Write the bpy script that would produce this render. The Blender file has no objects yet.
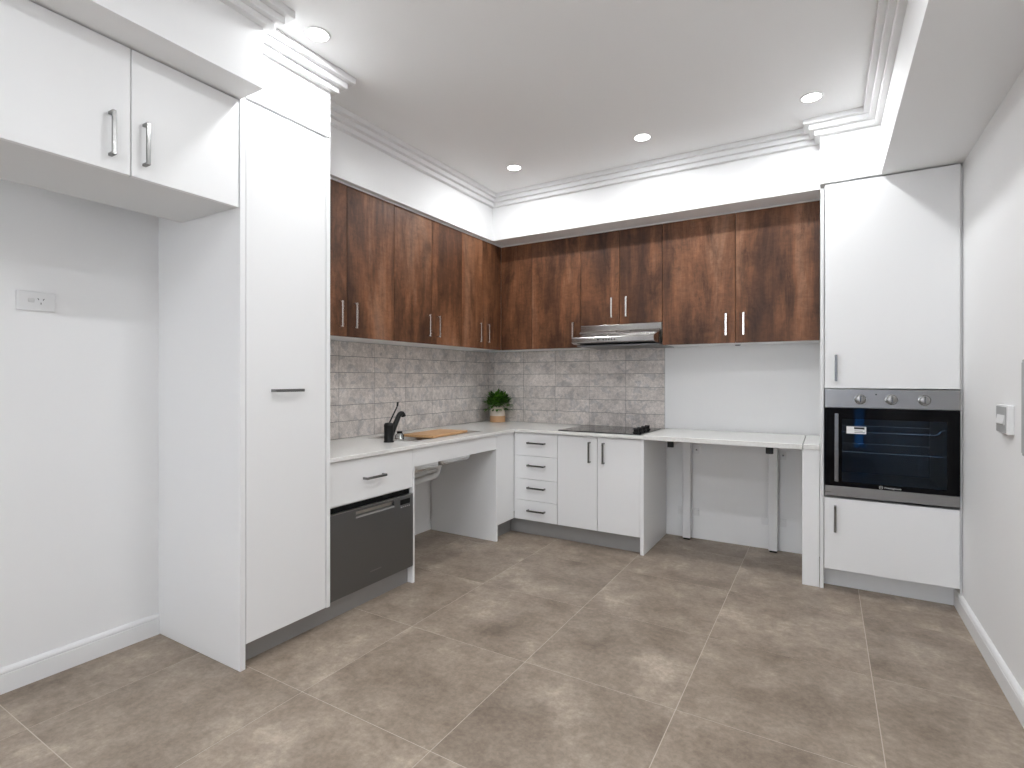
import bpy, bmesh, math, random
from mathutils import Vector, Matrix

random.seed(7)
S = bpy.context.scene
COL = S.collection

# ------------------------------------------------------------------ camera
F_PX, YAW, PITCH, ROLL = 528.8053, 0.5404, -0.0011, 0.0008
CX, CY = 508.2923, 379.1292
CAM = Vector((2.5917, -3.9820, 1.1539))
cy_, sy_ = math.cos(YAW), math.sin(YAW)
r_ = Vector((cy_, sy_, 0)); w_ = Vector((-sy_, cy_, 0)); u_ = Vector((0, 0, 1))
cp_, sp_ = math.cos(PITCH), math.sin(PITCH)
w_, u_ = cp_ * w_ + sp_ * u_, cp_ * u_ - sp_ * w_
cr_, sr_ = math.cos(ROLL), math.sin(ROLL)
r_, u_ = cr_ * r_ + sr_ * u_, cr_ * u_ - sr_ * r_
cam = bpy.data.cameras.new('camera')
cam.sensor_width = 36.0
cam.lens = F_PX / 1024 * 36
cam.shift_x = (512 - CX) / 1024
cam.shift_y = (CY - 384) / 1024
cam.clip_start = 0.05
cam_o = bpy.data.objects.new('camera', cam)
COL.objects.link(cam_o)
m = Matrix((r_, u_, -w_)).transposed().to_4x4()
m.translation = CAM
cam_o.matrix_world = m
S.camera = cam_o

# ------------------------------------------------------------------ view, world, light levels
S.view_settings.view_transform = 'Standard'
S.view_settings.look = 'None'
S.view_settings.gamma = 1.0
S.view_settings.use_curve_mapping = False
S.view_settings.exposure = 0.56
LAMP_W = (3.9, 4.0, 6.2, 1.2)     # watts of the recessed downlights, row by row from the back wall
LAMP_COL = (0.945, 0.975, 1.0)
world = bpy.data.worlds.new('world')
S.world = world
world.use_nodes = True
# daylight outside the windows: plain bright sky above, pale upward fill added below
wn = world.node_tree
bg = wn.nodes['Background']
wt = wn.nodes.new('ShaderNodeTexCoord')
wsep = wn.nodes.new('ShaderNodeSeparateXYZ')
wr = wn.nodes.new('ShaderNodeValToRGB')
wn.links.new(wt.outputs['Generated'], wsep.inputs[0])
wm = wn.nodes.new('ShaderNodeMapRange')
wm.inputs['From Min'].default_value = -1.0
wn.links.new(wsep.outputs['Z'], wm.inputs['Value'])
wn.links.new(wm.outputs['Result'], wr.inputs['Fac'])
wr.color_ramp.elements[0].position = 0.485
wr.color_ramp.elements[0].color = (0.70, 0.69, 0.675, 1)
wr.color_ramp.elements[1].position = 0.515
wr.color_ramp.elements[1].color = (0.70, 0.70, 0.70, 1)
wn.links.new(wr.outputs['Color'], bg.inputs['Color'])
bg.inputs['Strength'].default_value = 7.6

# ------------------------------------------------------------------ room measures (metres)
XR = 3.17                # right wall
YR = -6.6                # rear wall, behind the camera
ZC = 2.56                # ceiling
D_UP = 0.335             # wall cabinet depth
Z_UP0, Z_UP1 = 1.387, 2.214
FX0, FY0, FT = 0.9409, -2.7029, 0.602     # floor tile grid


# ------------------------------------------------------------------ node helpers
def mat(name):
    mt = bpy.data.materials.new(name)
    mt.use_nodes = True
    nt = mt.node_tree
    return mt, nt, nt.nodes['Principled BSDF']


def lin(r, g, b):
    f = lambda c: (c / 255 / 12.92) if c / 255 <= 0.04045 else ((c / 255 + 0.055) / 1.055) ** 2.4
    return (f(r), f(g), f(b), 1)


def simple(name, col, rough=0.5, metal=0.0, spec=0.5, coat=0.0):
    mt, nt, p = mat(name)
    p.inputs['Base Color'].default_value = col
    p.inputs['Roughness'].default_value = rough
    p.inputs['Metallic'].default_value = metal
    p.inputs['Specular IOR Level'].default_value = spec
    p.inputs['Coat Weight'].default_value = coat
    return mt


def N(nt, t, **kw):
    n = nt.nodes.new(t)
    for k, v in kw.items():
        setattr(n, k, v)
    return n


def ramp(nt, fac, stops):
    n = N(nt, 'ShaderNodeValToRGB')
    el = n.color_ramp.elements
    while len(el) < len(stops):
        el.new(0.5)
    for e, (p, c) in zip(el, stops):
        e.position = p
        e.color = c
    nt.links.new(fac, n.inputs['Fac'])
    return n.outputs['Color']


def noise(nt, vec, scale, detail=4, rough=0.55, dist=0.0):
    n = N(nt, 'ShaderNodeTexNoise')
    n.inputs['Scale'].default_value = scale
    n.inputs['Detail'].default_value = detail
    n.inputs['Roughness'].default_value = rough
    n.inputs['Distortion'].default_value = dist
    nt.links.new(vec, n.inputs['Vector'])
    return n.outputs['Fac']


def vscale(nt, vec, sx, sy, sz):
    n = N(nt, 'ShaderNodeMapping')
    n.inputs['Scale'].default_value = (sx, sy, sz)
    nt.links.new(vec, n.inputs['Vector'])
    return n.outputs['Vector']


def vadd(nt, a, b):
    n = N(nt, 'ShaderNodeVectorMath', operation='ADD')
    nt.links.new(a, n.inputs[0])
    nt.links.new(b, n.inputs[1])
    return n.outputs['Vector']


def mix(nt, fac, a, b, mode='MIX'):
    n = N(nt, 'ShaderNodeMix', data_type='RGBA', blend_type=mode)
    if isinstance(fac, float):
        n.inputs[0].default_value = fac
    else:
        nt.links.new(fac, n.inputs[0])
    for s, v in ((6, a), (7, b)):
        if isinstance(v, tuple):
            n.inputs[s].default_value = v
        else:
            nt.links.new(v, n.inputs[s])
    return n.outputs[2]


def bump(nt, p, h, strength=0.1, dist=0.01):
    n = N(nt, 'ShaderNodeBump')
    n.inputs['Strength'].default_value = strength
    n.inputs['Distance'].default_value = dist
    nt.links.new(h, n.inputs['Height'])
    nt.links.new(n.outputs['Normal'], p.inputs['Normal'])


def objvec(nt):
    return N(nt, 'ShaderNodeTexCoord').outputs['Object']


# ------------------------------------------------------------------ materials
def paint(name, col, rough):
    mt, nt, p = mat(name)
    v = objvec(nt)
    p.inputs['Base Color'].default_value = col
    p.inputs['Roughness'].default_value = rough
    p.inputs['Specular IOR Level'].default_value = 0.3
    bump(nt, p, noise(nt, v, 220, 3), 0.04, 0.002)
    return mt


M_WALL = paint('wall_paint', (0.89, 0.89, 0.89, 1), 0.65)
M_CEIL = paint('ceiling_paint', (0.94, 0.94, 0.94, 1), 0.8)
M_TRIM = paint('trim_paint', (0.85, 0.85, 0.85, 1), 0.5)
M_WHITE = simple('white_laminate', (0.87, 0.87, 0.87, 1), 0.38, spec=0.4)
M_CARC = simple('white_melamine', (0.76, 0.76, 0.755, 1), 0.5, spec=0.35)
M_PLASTIC = simple('white_plastic', (0.82, 0.82, 0.82, 1), 0.3)
M_GREYPL = simple('grey_plastic', (0.42, 0.42, 0.42, 1), 0.45)
M_PVC = simple('white_pipe', (0.72, 0.72, 0.71, 1), 0.4)
M_BLACK = simple('matt_black', (0.008, 0.008, 0.008, 1), 0.38, spec=0.3)
M_DARK = simple('dark_recess', (0.008, 0.008, 0.008, 1), 0.6, spec=0.15)
M_NICKEL_LIT = simple('nickel_lit', (0.80, 0.78, 0.76, 1), 0.26, 1.0)  # same handle metal as the next, bright reflections put into the colour
M_NICKEL_DIM = simple('nickel_dim', (0.25, 0.247, 0.242, 1), 0.22, 1.0)  # darker copy of the handle metal, dim reflections put into the colour
M_CERAM = simple('black_ceramic_glass', (0.012, 0.012, 0.013, 1), 0.07, spec=0.6)
M_BGLASS = simple('black_glass', (0.003, 0.003, 0.004, 1), 0.03, spec=0.12)
M_ENAMEL = simple('oven_enamel', (0.045, 0.060, 0.070, 1), 0.35)
M_WIRE = simple('chromed_wire', (0.85, 0.85, 0.85, 1), 0.25, 1.0)
M_PAPER = simple('sticker_paper', (0.85, 0.85, 0.85, 1), 0.6)
M_INK = simple('print_black', (0.02, 0.02, 0.02, 1), 0.6)
M_PRINT = simple('print_white', (0.75, 0.75, 0.75, 1), 0.5)
M_GREYINK = simple('print_grey', (0.25, 0.25, 0.25, 1), 0.5)
M_SOIL = simple('soil', (0.03, 0.02, 0.013, 1), 0.9)


def steel(name, col, rough, axis):
    mt, nt, p = mat(name)
    v = objvec(nt)
    sc = {'x': (3, 400, 400), 'y': (400, 3, 400), 'z': (400, 400, 3)}[axis]
    f = noise(nt, vscale(nt, v, *sc), 1.0, 2)
    p.inputs['Base Color'].default_value = col
    p.inputs['Metallic'].default_value = 1.0
    r = N(nt, 'ShaderNodeMapRange')
    r.inputs['To Min'].default_value = rough - 0.06
    r.inputs['To Max'].default_value = rough + 0.06
    nt.links.new(f, r.inputs['Value'])
    nt.links.new(r.outputs['Result'], p.inputs['Roughness'])
    bump(nt, p, f, 0.03, 0.001)
    return mt


M_STEEL_X = steel('brushed_steel', (0.31, 0.305, 0.30, 1), 0.3, 'x')
M_STEEL_HOOD = steel('polished_steel', (0.44, 0.425, 0.41, 1), 0.2, 'x')
M_STEEL_DW = steel('dark_brushed_steel', (0.205, 0.212, 0.222, 1), 0.34, 'z')
M_STEEL_DWL = steel('light_brushed_steel', (0.50, 0.50, 0.49, 1), 0.3, 'y')
M_SINK = steel('sink_steel', (0.66, 0.66, 0.65, 1), 0.28, 'y')
M_KICK = simple('kick_aluminium', (0.36, 0.357, 0.352, 1), 0.4, 0.35)
M_KICKL = simple('pale_kick_laminate', (0.84, 0.85, 0.86, 1), 0.4, 0.0)


def stone_top():
    mt, nt, p = mat('white_stone')
    v = objvec(nt)
    f = noise(nt, v, 90, 5)
    c = ramp(nt, f, [(0.3, (0.76, 0.75, 0.72, 1)), (0.7, (0.83, 0.82, 0.795, 1))])
    nt.links.new(c, p.inputs['Base Color'])
    p.inputs['Roughness'].default_value = 0.22
    return mt


M_STONE = stone_top()


def wood():
    mt, nt, p = mat('rustic_wood_laminate')
    v = objvec(nt)
    oi = N(nt, 'ShaderNodeObjectInfo')
    mul = N(nt, 'ShaderNodeMath', operation='MULTIPLY')
    mul.inputs[1].default_value = 13.0
    nt.links.new(oi.outputs['Random'], mul.inputs[0])
    cx = N(nt, 'ShaderNodeCombineXYZ')
    for i in range(3):
        nt.links.new(mul.outputs[0], cx.inputs[i])
    v = vadd(nt, v, cx.outputs[0])
    broad = noise(nt, vscale(nt, v, 4.2, 4.2, 0.7), 1.0, 5, 0.62, 0.5)
    band = noise(nt, vscale(nt, v, 15, 15, 0.8), 1.0, 6, 0.68, 0.35)
    smoke = noise(nt, vscale(nt, v, 7.0, 7.0, 2.6), 1.0, 6, 0.68, 0.5)
    fine = noise(nt, vscale(nt, v, 230, 230, 9.0), 1.0, 3, 0.65)
    saw = noise(nt, vscale(nt, v, 20, 20, 42), 1.0, 4, 0.7, 0.8)
    c1 = ramp(nt, broad, [(0.30, lin(66, 42, 30)), (0.43, lin(92, 60, 41)), (0.53, lin(124, 83, 57)),
                          (0.63, lin(140, 102, 78)), (0.76, lin(118, 92, 78))])
    c2 = ramp(nt, band, [(0.32, (0.60, 0.58, 0.57, 1)), (0.50, (0.96, 0.95, 0.94, 1)), (0.68, (1.20, 1.18, 1.14, 1))])
    c = mix(nt, 0.75, c1, c2, 'MULTIPLY')
    c6 = ramp(nt, smoke, [(0.36, (0.42, 0.40, 0.39, 1)), (0.48, (0.90, 0.89, 0.88, 1)), (0.64, (1.28, 1.25, 1.22, 1))])
    c = mix(nt, 0.8, c, c6, 'MULTIPLY')
    c3 = ramp(nt, fine, [(0.36, (0.78, 0.76, 0.74, 1)), (0.56, (1.03, 1.03, 1.03, 1))])
    c = mix(nt, 0.55, c, c3, 'MULTIPLY')
    c4 = ramp(nt, saw, [(0.38, (0.76, 0.75, 0.74, 1)), (0.60, (1.10, 1.10, 1.10, 1))])
    c = mix(nt, 0.65, c, c4, 'MULTIPLY')
    # long dark cracks
    crack = noise(nt, vscale(nt, v, 15, 15, 1.6), 1.0, 6, 0.7, 1.2)
    ab = N(nt, 'ShaderNodeMath', operation='SUBTRACT'); ab.inputs[1].default_value = 0.60
    nt.links.new(crack, ab.inputs[0])
    ab2 = N(nt, 'ShaderNodeMath', operation='ABSOLUTE'); nt.links.new(ab.outputs[0], ab2.inputs[0])
    c5 = ramp(nt, ab2.outputs[0], [(0.0, (0.38, 0.34, 0.32, 1)), (0.012, (1, 1, 1, 1))])
    c = mix(nt, 0.7, c, c5, 'MULTIPLY')
    hs = N(nt, 'ShaderNodeHueSaturation')
    hs.inputs['Saturation'].default_value = 1.0
    hs.inputs['Value'].default_value = 1.04
    nt.links.new(c, hs.inputs['Color'])
    nt.links.new(hs.outputs['Color'], p.inputs['Base Color'])
    p.inputs['Roughness'].default_value = 0.46
    p.inputs['Specular IOR Level'].default_value = 0.3
    bump(nt, p, fine, 0.08, 0.002)
    return mt


M_WOOD = wood()


def concrete(name, stops, s1, rough, per_tile=0.25, blotch=None, spec=0.4, bmix=0.75, sat=1.0):
    """Stone-look tile: face colour attribute 'tile' shifts the pattern and tone of each tile."""
    mt, nt, p = mat(name)
    v = objvec(nt)
    at = N(nt, 'ShaderNodeAttribute', attribute_name='tile')
    sc = N(nt, 'ShaderNodeVectorMath', operation='SCALE')
    sc.inputs['Scale'].default_value = 31.0
    nt.links.new(at.outputs['Vector'], sc.inputs[0])
    v2 = vadd(nt, v, sc.outputs['Vector'])
    a = noise(nt, v2, s1, 8, 0.68, 0.15)
    b = noise(nt, v2, s1 * 5.0, 8, 0.72, 0.1)
    d = noise(nt, v2, s1 * 17, 6, 0.75)
    base = ramp(nt, a, stops)
    c = mix(nt, bmix, base, ramp(nt, b, [(0.34, (0.74, 0.73, 0.72, 1)), (0.66, (1.20, 1.19, 1.18, 1))]), 'MULTIPLY')
    c = mix(nt, 0.6, c, ramp(nt, d, [(0.36, (0.70, 0.69, 0.68, 1)), (0.64, (1.18, 1.18, 1.18, 1))]), 'MULTIPLY')
    if blotch:
        e = noise(nt, v2, blotch[0], 2, 0.5, 0.8)
        c = mix(nt, 0.8, c, ramp(nt, e, blotch[1]), 'MULTIPLY')
    t = ramp(nt, at.outputs['Fac'], [(0.0, (1 - per_tile, 1 - per_tile, 1 - per_tile, 1)), (1.0, (1 + per_tile, 1 + per_tile, 1 + per_tile, 1))])
    c = mix(nt, 1.0, c, t, 'MULTIPLY')
    hs = N(nt, 'ShaderNodeHueSaturation')
    hs.inputs['Saturation'].default_value = sat
    nt.links.new(c, hs.inputs['Color'])
    nt.links.new(hs.outputs['Color'], p.inputs['Base Color'])
    p.inputs['Roughness'].default_value = rough
    p.inputs['Specular IOR Level'].default_value = spec
    bump(nt, p, d, 0.05, 0.002)
    return mt


M_FLOOR = concrete('floor_porcelain', [(0.30, (0.185, 0.148, 0.117, 1)), (0.44, (0.285, 0.234, 0.190, 1)),
                                       (0.56, (0.355, 0.298, 0.245, 1)), (0.70, (0.52, 0.447, 0.375, 1))], 3.0, 0.42, 0.06, bmix=0.5, sat=1.12)
M_GROUTF = simple('floor_grout', (0.56, 0.49, 0.42, 1), 0.9)
M_TILE = concrete('stone_wall_tile', [(0.34, (0.60, 0.555, 0.525, 1)), (0.5, (0.74, 0.69, 0.655, 1)), (0.66, (0.86, 0.81, 0.775, 1))],
                  8.0, 0.4, 0.07, (15.0, [(0.55, (1, 1, 1, 1)), (0.60, (0.78, 0.80, 0.83, 1))]))
M_GROUTW = simple('wall_grout', (0.13, 0.125, 0.12, 1), 0.9)


def bamboo():
    mt, nt, p = mat('bamboo_board')
    v = objvec(nt)
    f = noise(nt, vscale(nt, v, 70, 4, 4), 1.0, 3)
    c = ramp(nt, f, [(0.3, (0.50, 0.27, 0.12, 1)), (0.7, (0.66, 0.40, 0.20, 1))])
    nt.links.new(c, p.inputs['Base Color'])
    p.inputs['Roughness'].default_value = 0.45
    return mt


M_BAMBOO = bamboo()


def leaf():
    mt, nt, p = mat('leaf_green')
    at = N(nt, 'ShaderNodeAttribute', attribute_name='tile')
    c = ramp(nt, at.outputs['Fac'], [(0.0, (0.018, 0.075, 0.006, 1)), (0.6, (0.075, 0.21, 0.018, 1)), (1.0, (0.22, 0.40, 0.06, 1))])
    nt.links.new(c, p.inputs['Base Color'])
    p.inputs['Roughness'].default_value = 0.45
    return mt


M_LEAF = leaf()
M_POT = simple('pot_cream', (0.72, 0.62, 0.54, 1), 0.5)
M_POTB = simple('pot_tan', (0.62, 0.36, 0.19, 1), 0.5)


def clear_glass(name, tint, refl):
    mt = bpy.data.materials.new(name)
    mt.use_nodes = True
    nt = mt.node_tree
    nt.nodes.clear()
    out = N(nt, 'ShaderNodeOutputMaterial')
    tr = N(nt, 'ShaderNodeBsdfTransparent'); tr.inputs['Color'].default_value = tint
    gl = N(nt, 'ShaderNodeBsdfGlossy'); gl.inputs['Roughness'].default_value = 0.02
    fr = N(nt, 'ShaderNodeFresnel'); fr.inputs['IOR'].default_value = refl
    mx = N(nt, 'ShaderNodeMixShader')
    nt.links.new(fr.outputs[0], mx.inputs[0])
    nt.links.new(tr.outputs[0], mx.inputs[1])
    nt.links.new(gl.outputs[0], mx.inputs[2])
    nt.links.new(mx.outputs[0], out.inputs['Surface'])
    return mt


M_OVENGLASS = clear_glass('tinted_oven_glass', (0.60, 0.70, 0.80, 1), 1.30)
M_WINGLASS = clear_glass('window_glass', (0.95, 0.97, 1.0, 1), 1.45)
M_SKYTINT_GLASS = clear_glass('sky_tint_glass', (0.16, 0.36, 0.62, 1), 1.45)  # sky blue put into the pane for the strip mirrored in the oven
M_JAR = clear_glass('clear_jar_glass', (0.95, 0.97, 0.97, 1), 1.22)


def emit(name, col, s):
    mt = bpy.data.materials.new(name)
    mt.use_nodes = True
    nt = mt.node_tree
    nt.nodes.clear()
    out = N(nt, 'ShaderNodeOutputMaterial')
    e = N(nt, 'ShaderNodeEmission')
    e.inputs['Color'].default_value = col
    e.inputs['Strength'].default_value = s
    nt.links.new(e.outputs[0], out.inputs['Surface'])
    return mt


M_LAMP = emit('lamp_diffuser', (1.0, 0.98, 0.95, 1), 9.0)


# ------------------------------------------------------------------ mesh builder
class MB:
    def __init__(self):
        self.bm = bmesh.new()

    def _mark(self, verts, mi):
        for f in {f for v in verts for f in v.link_faces}:
            f.material_index = mi

    def box(self, x0, x1, y0, y1, z0, z1, bev=0.0, mi=0, seg=1):
        r = bmesh.ops.create_cube(self.bm, size=1.0)['verts']
        for v in r:
            v.co = Vector(((x0 + x1) / 2 + v.co.x * (x1 - x0), (y0 + y1) / 2 + v.co.y * (y1 - y0), (z0 + z1) / 2 + v.co.z * (z1 - z0)))
        self._mark(r, mi)
        if bev:
            bmesh.ops.bevel(self.bm, geom=list({e for v in r for e in v.link_edges}), offset=bev, segments=seg, affect='EDGES', profile=0.5)
        return self

    def cyl(self, a, b, r0, r1=None, seg=24, mi=0, bev=0.0):
        a, b = Vector(a), Vector(b)
        r1 = r0 if r1 is None else r1
        d = b - a
        res = bmesh.ops.create_cone(self.bm, cap_ends=True, segments=seg, radius1=r0, radius2=r1, depth=d.length)['verts']
        q = Vector((0, 0, 1)).rotation_difference(d)
        mm = Matrix.Translation((a + b) / 2) @ q.to_matrix().to_4x4()
        bmesh.ops.transform(self.bm, matrix=mm, verts=res)
        self._mark(res, mi)
        if bev:
            ee = [e for e in {e for v in res for e in v.link_edges} if len(e.link_faces) == 2 and e.calc_face_angle(0) > 1.0]
            bmesh.ops.bevel(self.bm, geom=ee, offset=bev, segments=2, affect='EDGES', profile=0.5)
        return self

    def lathe(self, prof, at, seg=32, mi=0):
        rows = []
        for r, z in prof:
            rows.append([self.bm.verts.new((at[0] + r * math.cos(2 * math.pi * k / seg), at[1] + r * math.sin(2 * math.pi * k / seg), at[2] + z)) for k in range(seg)])
        for a, b in zip(rows, rows[1:]):
            for k in range(seg):
                f = self.bm.faces.new((a[k], a[(k + 1) % seg], b[(k + 1) % seg], b[k]))
                f.material_index = mi
        for row, flip in ((rows[0], True), (rows[-1], False)):
            f = self.bm.faces.new(list(reversed(row)) if flip else row)
            f.material_index = mi
        return self

    def tube(self, pts, r, seg=12, mi=0):
        pts = [Vector(p) for p in pts]
        rr = r if isinstance(r, (list, tuple)) else [r] * len(pts)
        rings = []
        up = Vector((0.13, 0.31, 0.94)).normalized()
        for i, p in enumerate(pts):
            t = (pts[min(i + 1, len(pts) - 1)] - pts[max(i - 1, 0)]).normalized()
            x = t.cross(up)
            if x.length < 1e-3:
                x = t.cross(Vector((1, 0, 0)))
            x.normalize()
            y = t.cross(x)
            rings.append([self.bm.verts.new(p + rr[i] * (math.cos(2 * math.pi * k / seg) * x + math.sin(2 * math.pi * k / seg) * y)) for k in range(seg)])
        for a, b in zip(rings, rings[1:]):
            for k in range(seg):
                f = self.bm.faces.new((a[k], b[k], b[(k + 1) % seg], a[(k + 1) % seg]))
                f.material_index = mi
        for ring, flip in ((rings[0], False), (rings[-1], True)):
            f = self.bm.faces.new(list(reversed(ring)) if flip else ring)
            f.material_index = mi
        return self

    def prism(self, poly, axis, a, b, mi=0):
        """poly: 2-D outline; axis 'x' -> (y,z) outline pushed from x=a to x=b; 'z' -> (x,y); 'y' -> (x,z)."""
        def pt(p, t):
            return {'x': (t, p[0], p[1]), 'y': (p[0], t, p[1]), 'z': (p[0], p[1], t)}[axis]
        A = [self.bm.verts.new(pt(p, a)) for p in poly]
        B = [self.bm.verts.new(pt(p, b)) for p in poly]
        fs = [self.bm.faces.new(A), self.bm.faces.new(list(reversed(B)))]
        n = len(poly)
        for k in range(n):
            fs.append(self.bm.faces.new((A[(k + 1) % n], A[k], B[k], B[(k + 1) % n])))
        for f in fs:
            f.material_index = mi
        bmesh.ops.recalc_face_normals(self.bm, faces=fs)
        return self

    def cells(self, xs, ys, filled, z0, z1, mi=0):
        """A slab made of grid cells, with holes where filled(i, j) is false."""
        bm = self.bm
        vt = {}
        def V(i, j, k):
            if (i, j, k) not in vt:
                vt[i, j, k] = bm.verts.new((xs[i], ys[j], (z0, z1)[k]))
            return vt[i, j, k]
        nx, ny = len(xs) - 1, len(ys) - 1
        F = lambda i, j: 0 <= i < nx and 0 <= j < ny and filled(i, j)
        for i in range(nx):
            for j in range(ny):
                if not F(i, j):
                    continue
                bm.faces.new((V(i, j, 1), V(i + 1, j, 1), V(i + 1, j + 1, 1), V(i, j + 1, 1))).material_index = mi
                bm.faces.new((V(i, j, 0), V(i, j + 1, 0), V(i + 1, j + 1, 0), V(i + 1, j, 0))).material_index = mi
                for di, dj, a, b in ((-1, 0, (i, j + 1), (i, j)), (1, 0, (i + 1, j), (i + 1, j + 1)), (0, -1, (i, j), (i + 1, j)), (0, 1, (i + 1, j + 1), (i, j + 1))):
                    if not F(i + di, j + dj):
                        bm.faces.new((V(*a, 0), V(*b, 0), V(*b, 1), V(*a, 1))).material_index = mi
        return self

    def build(self, name, mats, root=None, smooth=False, bevel=0.0, recalc=False):
        if recalc:
            bmesh.ops.recalc_face_normals(self.bm, faces=self.bm.faces[:])
        base = Vector((0, 0, 0))
        o_par = root
        while o_par is not None:
            base += Vector(o_par.location)
            o_par = o_par.parent
        bmesh.ops.translate(self.bm, verts=self.bm.verts[:], vec=-base)
        me = bpy.data.meshes.new(name)
        if smooth:
            for f in self.bm.faces:
                f.smooth = True
            for e in self.bm.edges:
                if len(e.link_faces) == 2 and e.calc_face_angle(0) > 0.7:
                    e.smooth = False
        self.bm.to_mesh(me)
        self.bm.free()
        for mt in (mats if isinstance(mats, (list, tuple)) else [mats]):
            me.materials.append(mt)
        o = bpy.data.objects.new(name, me)
        COL.objects.link(o)
        if root is not None:
            o.parent = root
        if bevel:
            b = o.modifiers.new('edge_softening', 'BEVEL')
            b.width = bevel
            b.segments = 2
            b.limit_method = 'ANGLE'
            b.angle_limit = math.radians(50)
        return o


def thing(name, label, cat, loc=(0, 0, 0), group=None):
    o = bpy.data.objects.new(name, None)
    o.empty_display_size = 0.1
    COL.objects.link(o)
    o.location = loc
    o['label'] = label
    o['category'] = cat
    if group:
        o['group'] = group
    return o


def tag(o, label, cat, group=None):
    o['label'] = label
    o['category'] = cat
    if group:
        o['group'] = group
    return o


def structure(o, label=None):
    o['kind'] = 'structure'
    if label:
        o['label'] = label
    return o


def origin(o, p):
    """Move a mesh object's origin to p, leaving it where it stands."""
    p = Vector(p)
    o.data.transform(Matrix.Translation(-p))
    o.location = p
    return o


def box(name, mats, x0, x1, y0, y1, z0, z1, root=None, bev=0.0):
    return MB().box(x0, x1, y0, y1, z0, z1, bev).build(name, mats, root)


# ------------------------------------------------------------------ room shell
o = box('wall_left', M_WALL, -0.12, 0, YR - 0.12, 0.12, -0.06, ZC); structure(o, 'white painted wall on the left with the fridge alcove')
o = box('wall_back', M_WALL, 0, XR, 0, 0.12, -0.06, ZC); structure(o, 'white painted wall behind the wall cabinets and bench')
o = box('wall_right', M_WALL, XR, XR + 0.12, YR - 0.12, 0.12, -0.06, ZC); structure(o, 'plain white painted wall on the right')
o = box('ceiling', M_CEIL, -0.12, XR + 0.12, YR - 0.12, 0.12, ZC, ZC + 0.1); structure(o, 'flat white ceiling with recessed lights')
# rear wall: wide window added for soft fill; narrow one mirrored in the oven door
WINS = [(0.70, 2.20, 0.85, 2.12), (2.92, 3.12, 0.10, 2.12)]
WIX = [0, 0.70, 2.20, 2.92, 3.12, XR]
mb = MB().cells(WIX, [-0.06, 0.10, 0.85, 2.12, ZC], lambda i, j: not ((i == 1 and j == 2) or (i == 3 and j in (1, 2))), -YR, -YR + 0.12)
for v in mb.bm.verts:
    v.co = Vector((v.co.x, -v.co.z, v.co.y))
o = mb.build('wall_rear', M_WALL, recalc=True); structure(o, 'white wall behind the viewer')
for k, (a, b, c, d) in enumerate(WINS):
    mb = MB()
    mb.box(a, a + 0.04, YR - 0.09, YR - 0.03, c, d, 0.003).box(b - 0.04, b, YR - 0.09, YR - 0.03, c, d, 0.003)
    mb.box(a + 0.04, b - 0.04, YR - 0.09, YR - 0.03, c, c + 0.04, 0.003).box(a + 0.04, b - 0.04, YR - 0.09, YR - 0.03, d - 0.04, d, 0.003)
    if b - a > 1:
        mb.box((a + b) / 2 - 0.02, (a + b) / 2 + 0.02, YR - 0.09, YR - 0.03, c + 0.04, d - 0.04, 0.003)
    wf = mb.build('window_%d' % (k + 1), M_TRIM); structure(wf, ('added wide fill-light' if k == 0 else 'narrow') + ' tall window behind the viewer')
    pane = box('window_pane', M_WINGLASS if k == 0 else M_SKYTINT_GLASS, a + 0.03, b - 0.03, YR - 0.064, YR - 0.058, c + 0.03, d - 0.03, wf)
    pane['kind'] = 'structure'


def tile_sheet(name, rects, thick, mats, place, lo, hi, grout=0.0024, depth=0.0015):
    """One mesh of rectangular tiles: each tile a raised slab, over a grout bed; 'tile' holds a random value per tile."""
    bm = bmesh.new()
    lay = bm.loops.layers.float_color.new('tile')
    g = grout / 2

    def slab(a0, a1, b0, b1, t0, t1, mi, val):
        vs = [bm.verts.new(place(a, b, t)) for t in (t0, t1) for a, b in ((a0, b0), (a1, b0), (a1, b1), (a0, b1))]
        q = [(4, 5, 6, 7), (0, 1, 5, 4), (1, 2, 6, 5), (2, 3, 7, 6), (3, 0, 4, 7)]
        if mi == 1:
            q = [(0, 3, 2, 1)] + q
        for idx in q:
            f = bm.faces.new([vs[k] for k in idx])
            f.material_index = mi
            for l in f.loops:
                l[lay] = val
    for a0, a1, b0, b1 in rects:
        v = (random.random(), random.random(), random.random(), 1)
        slab(a0 + g, a1 - g, b0 + g, b1 - g, thick - depth - 0.0005, thick, 0, v)
    slab(lo[0], hi[0], lo[1], hi[1], 0.0, thick - depth, 1, (0.5, 0.5, 0.5, 1))
    me = bpy.data.meshes.new(name)
    bmesh.ops.recalc_face_normals(bm, faces=bm.faces[:])
    bm.to_mesh(me)
    bm.free()
    for mt in mats:
        me.materials.append(mt)
    o = bpy.data.objects.new(name, me)
    COL.objects.link(o)
    return o


def grid_rects(a_lines, b_lines):
    return [(a0, a1, b0, b1) for a0, a1 in zip(a_lines, a_lines[1:]) for b0, b1 in zip(b_lines, b_lines[1:]) if a1 - a0 > 0.004 and b1 - b0 > 0.004]


def lines(lo, hi, start, step):
    k0 = math.ceil((lo - start) / step + 1e-6)
    out = [lo]
    k = k0
    while start + k * step < hi - 1e-4:
        out.append(start + k * step)
        k += 1
    return out + [hi]


fl = tile_sheet('floor', grid_rects(lines(0, XR, FX0, FT), lines(YR, 0, FY0, FT)), 0.01, [M_FLOOR, M_GROUTF],
                lambda a, b, t: (a, b, t - 0.01), (0, YR), (XR, 0), 0.0030, 0.0006)
structure(fl, 'brown concrete-look floor of large square tiles')

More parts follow.
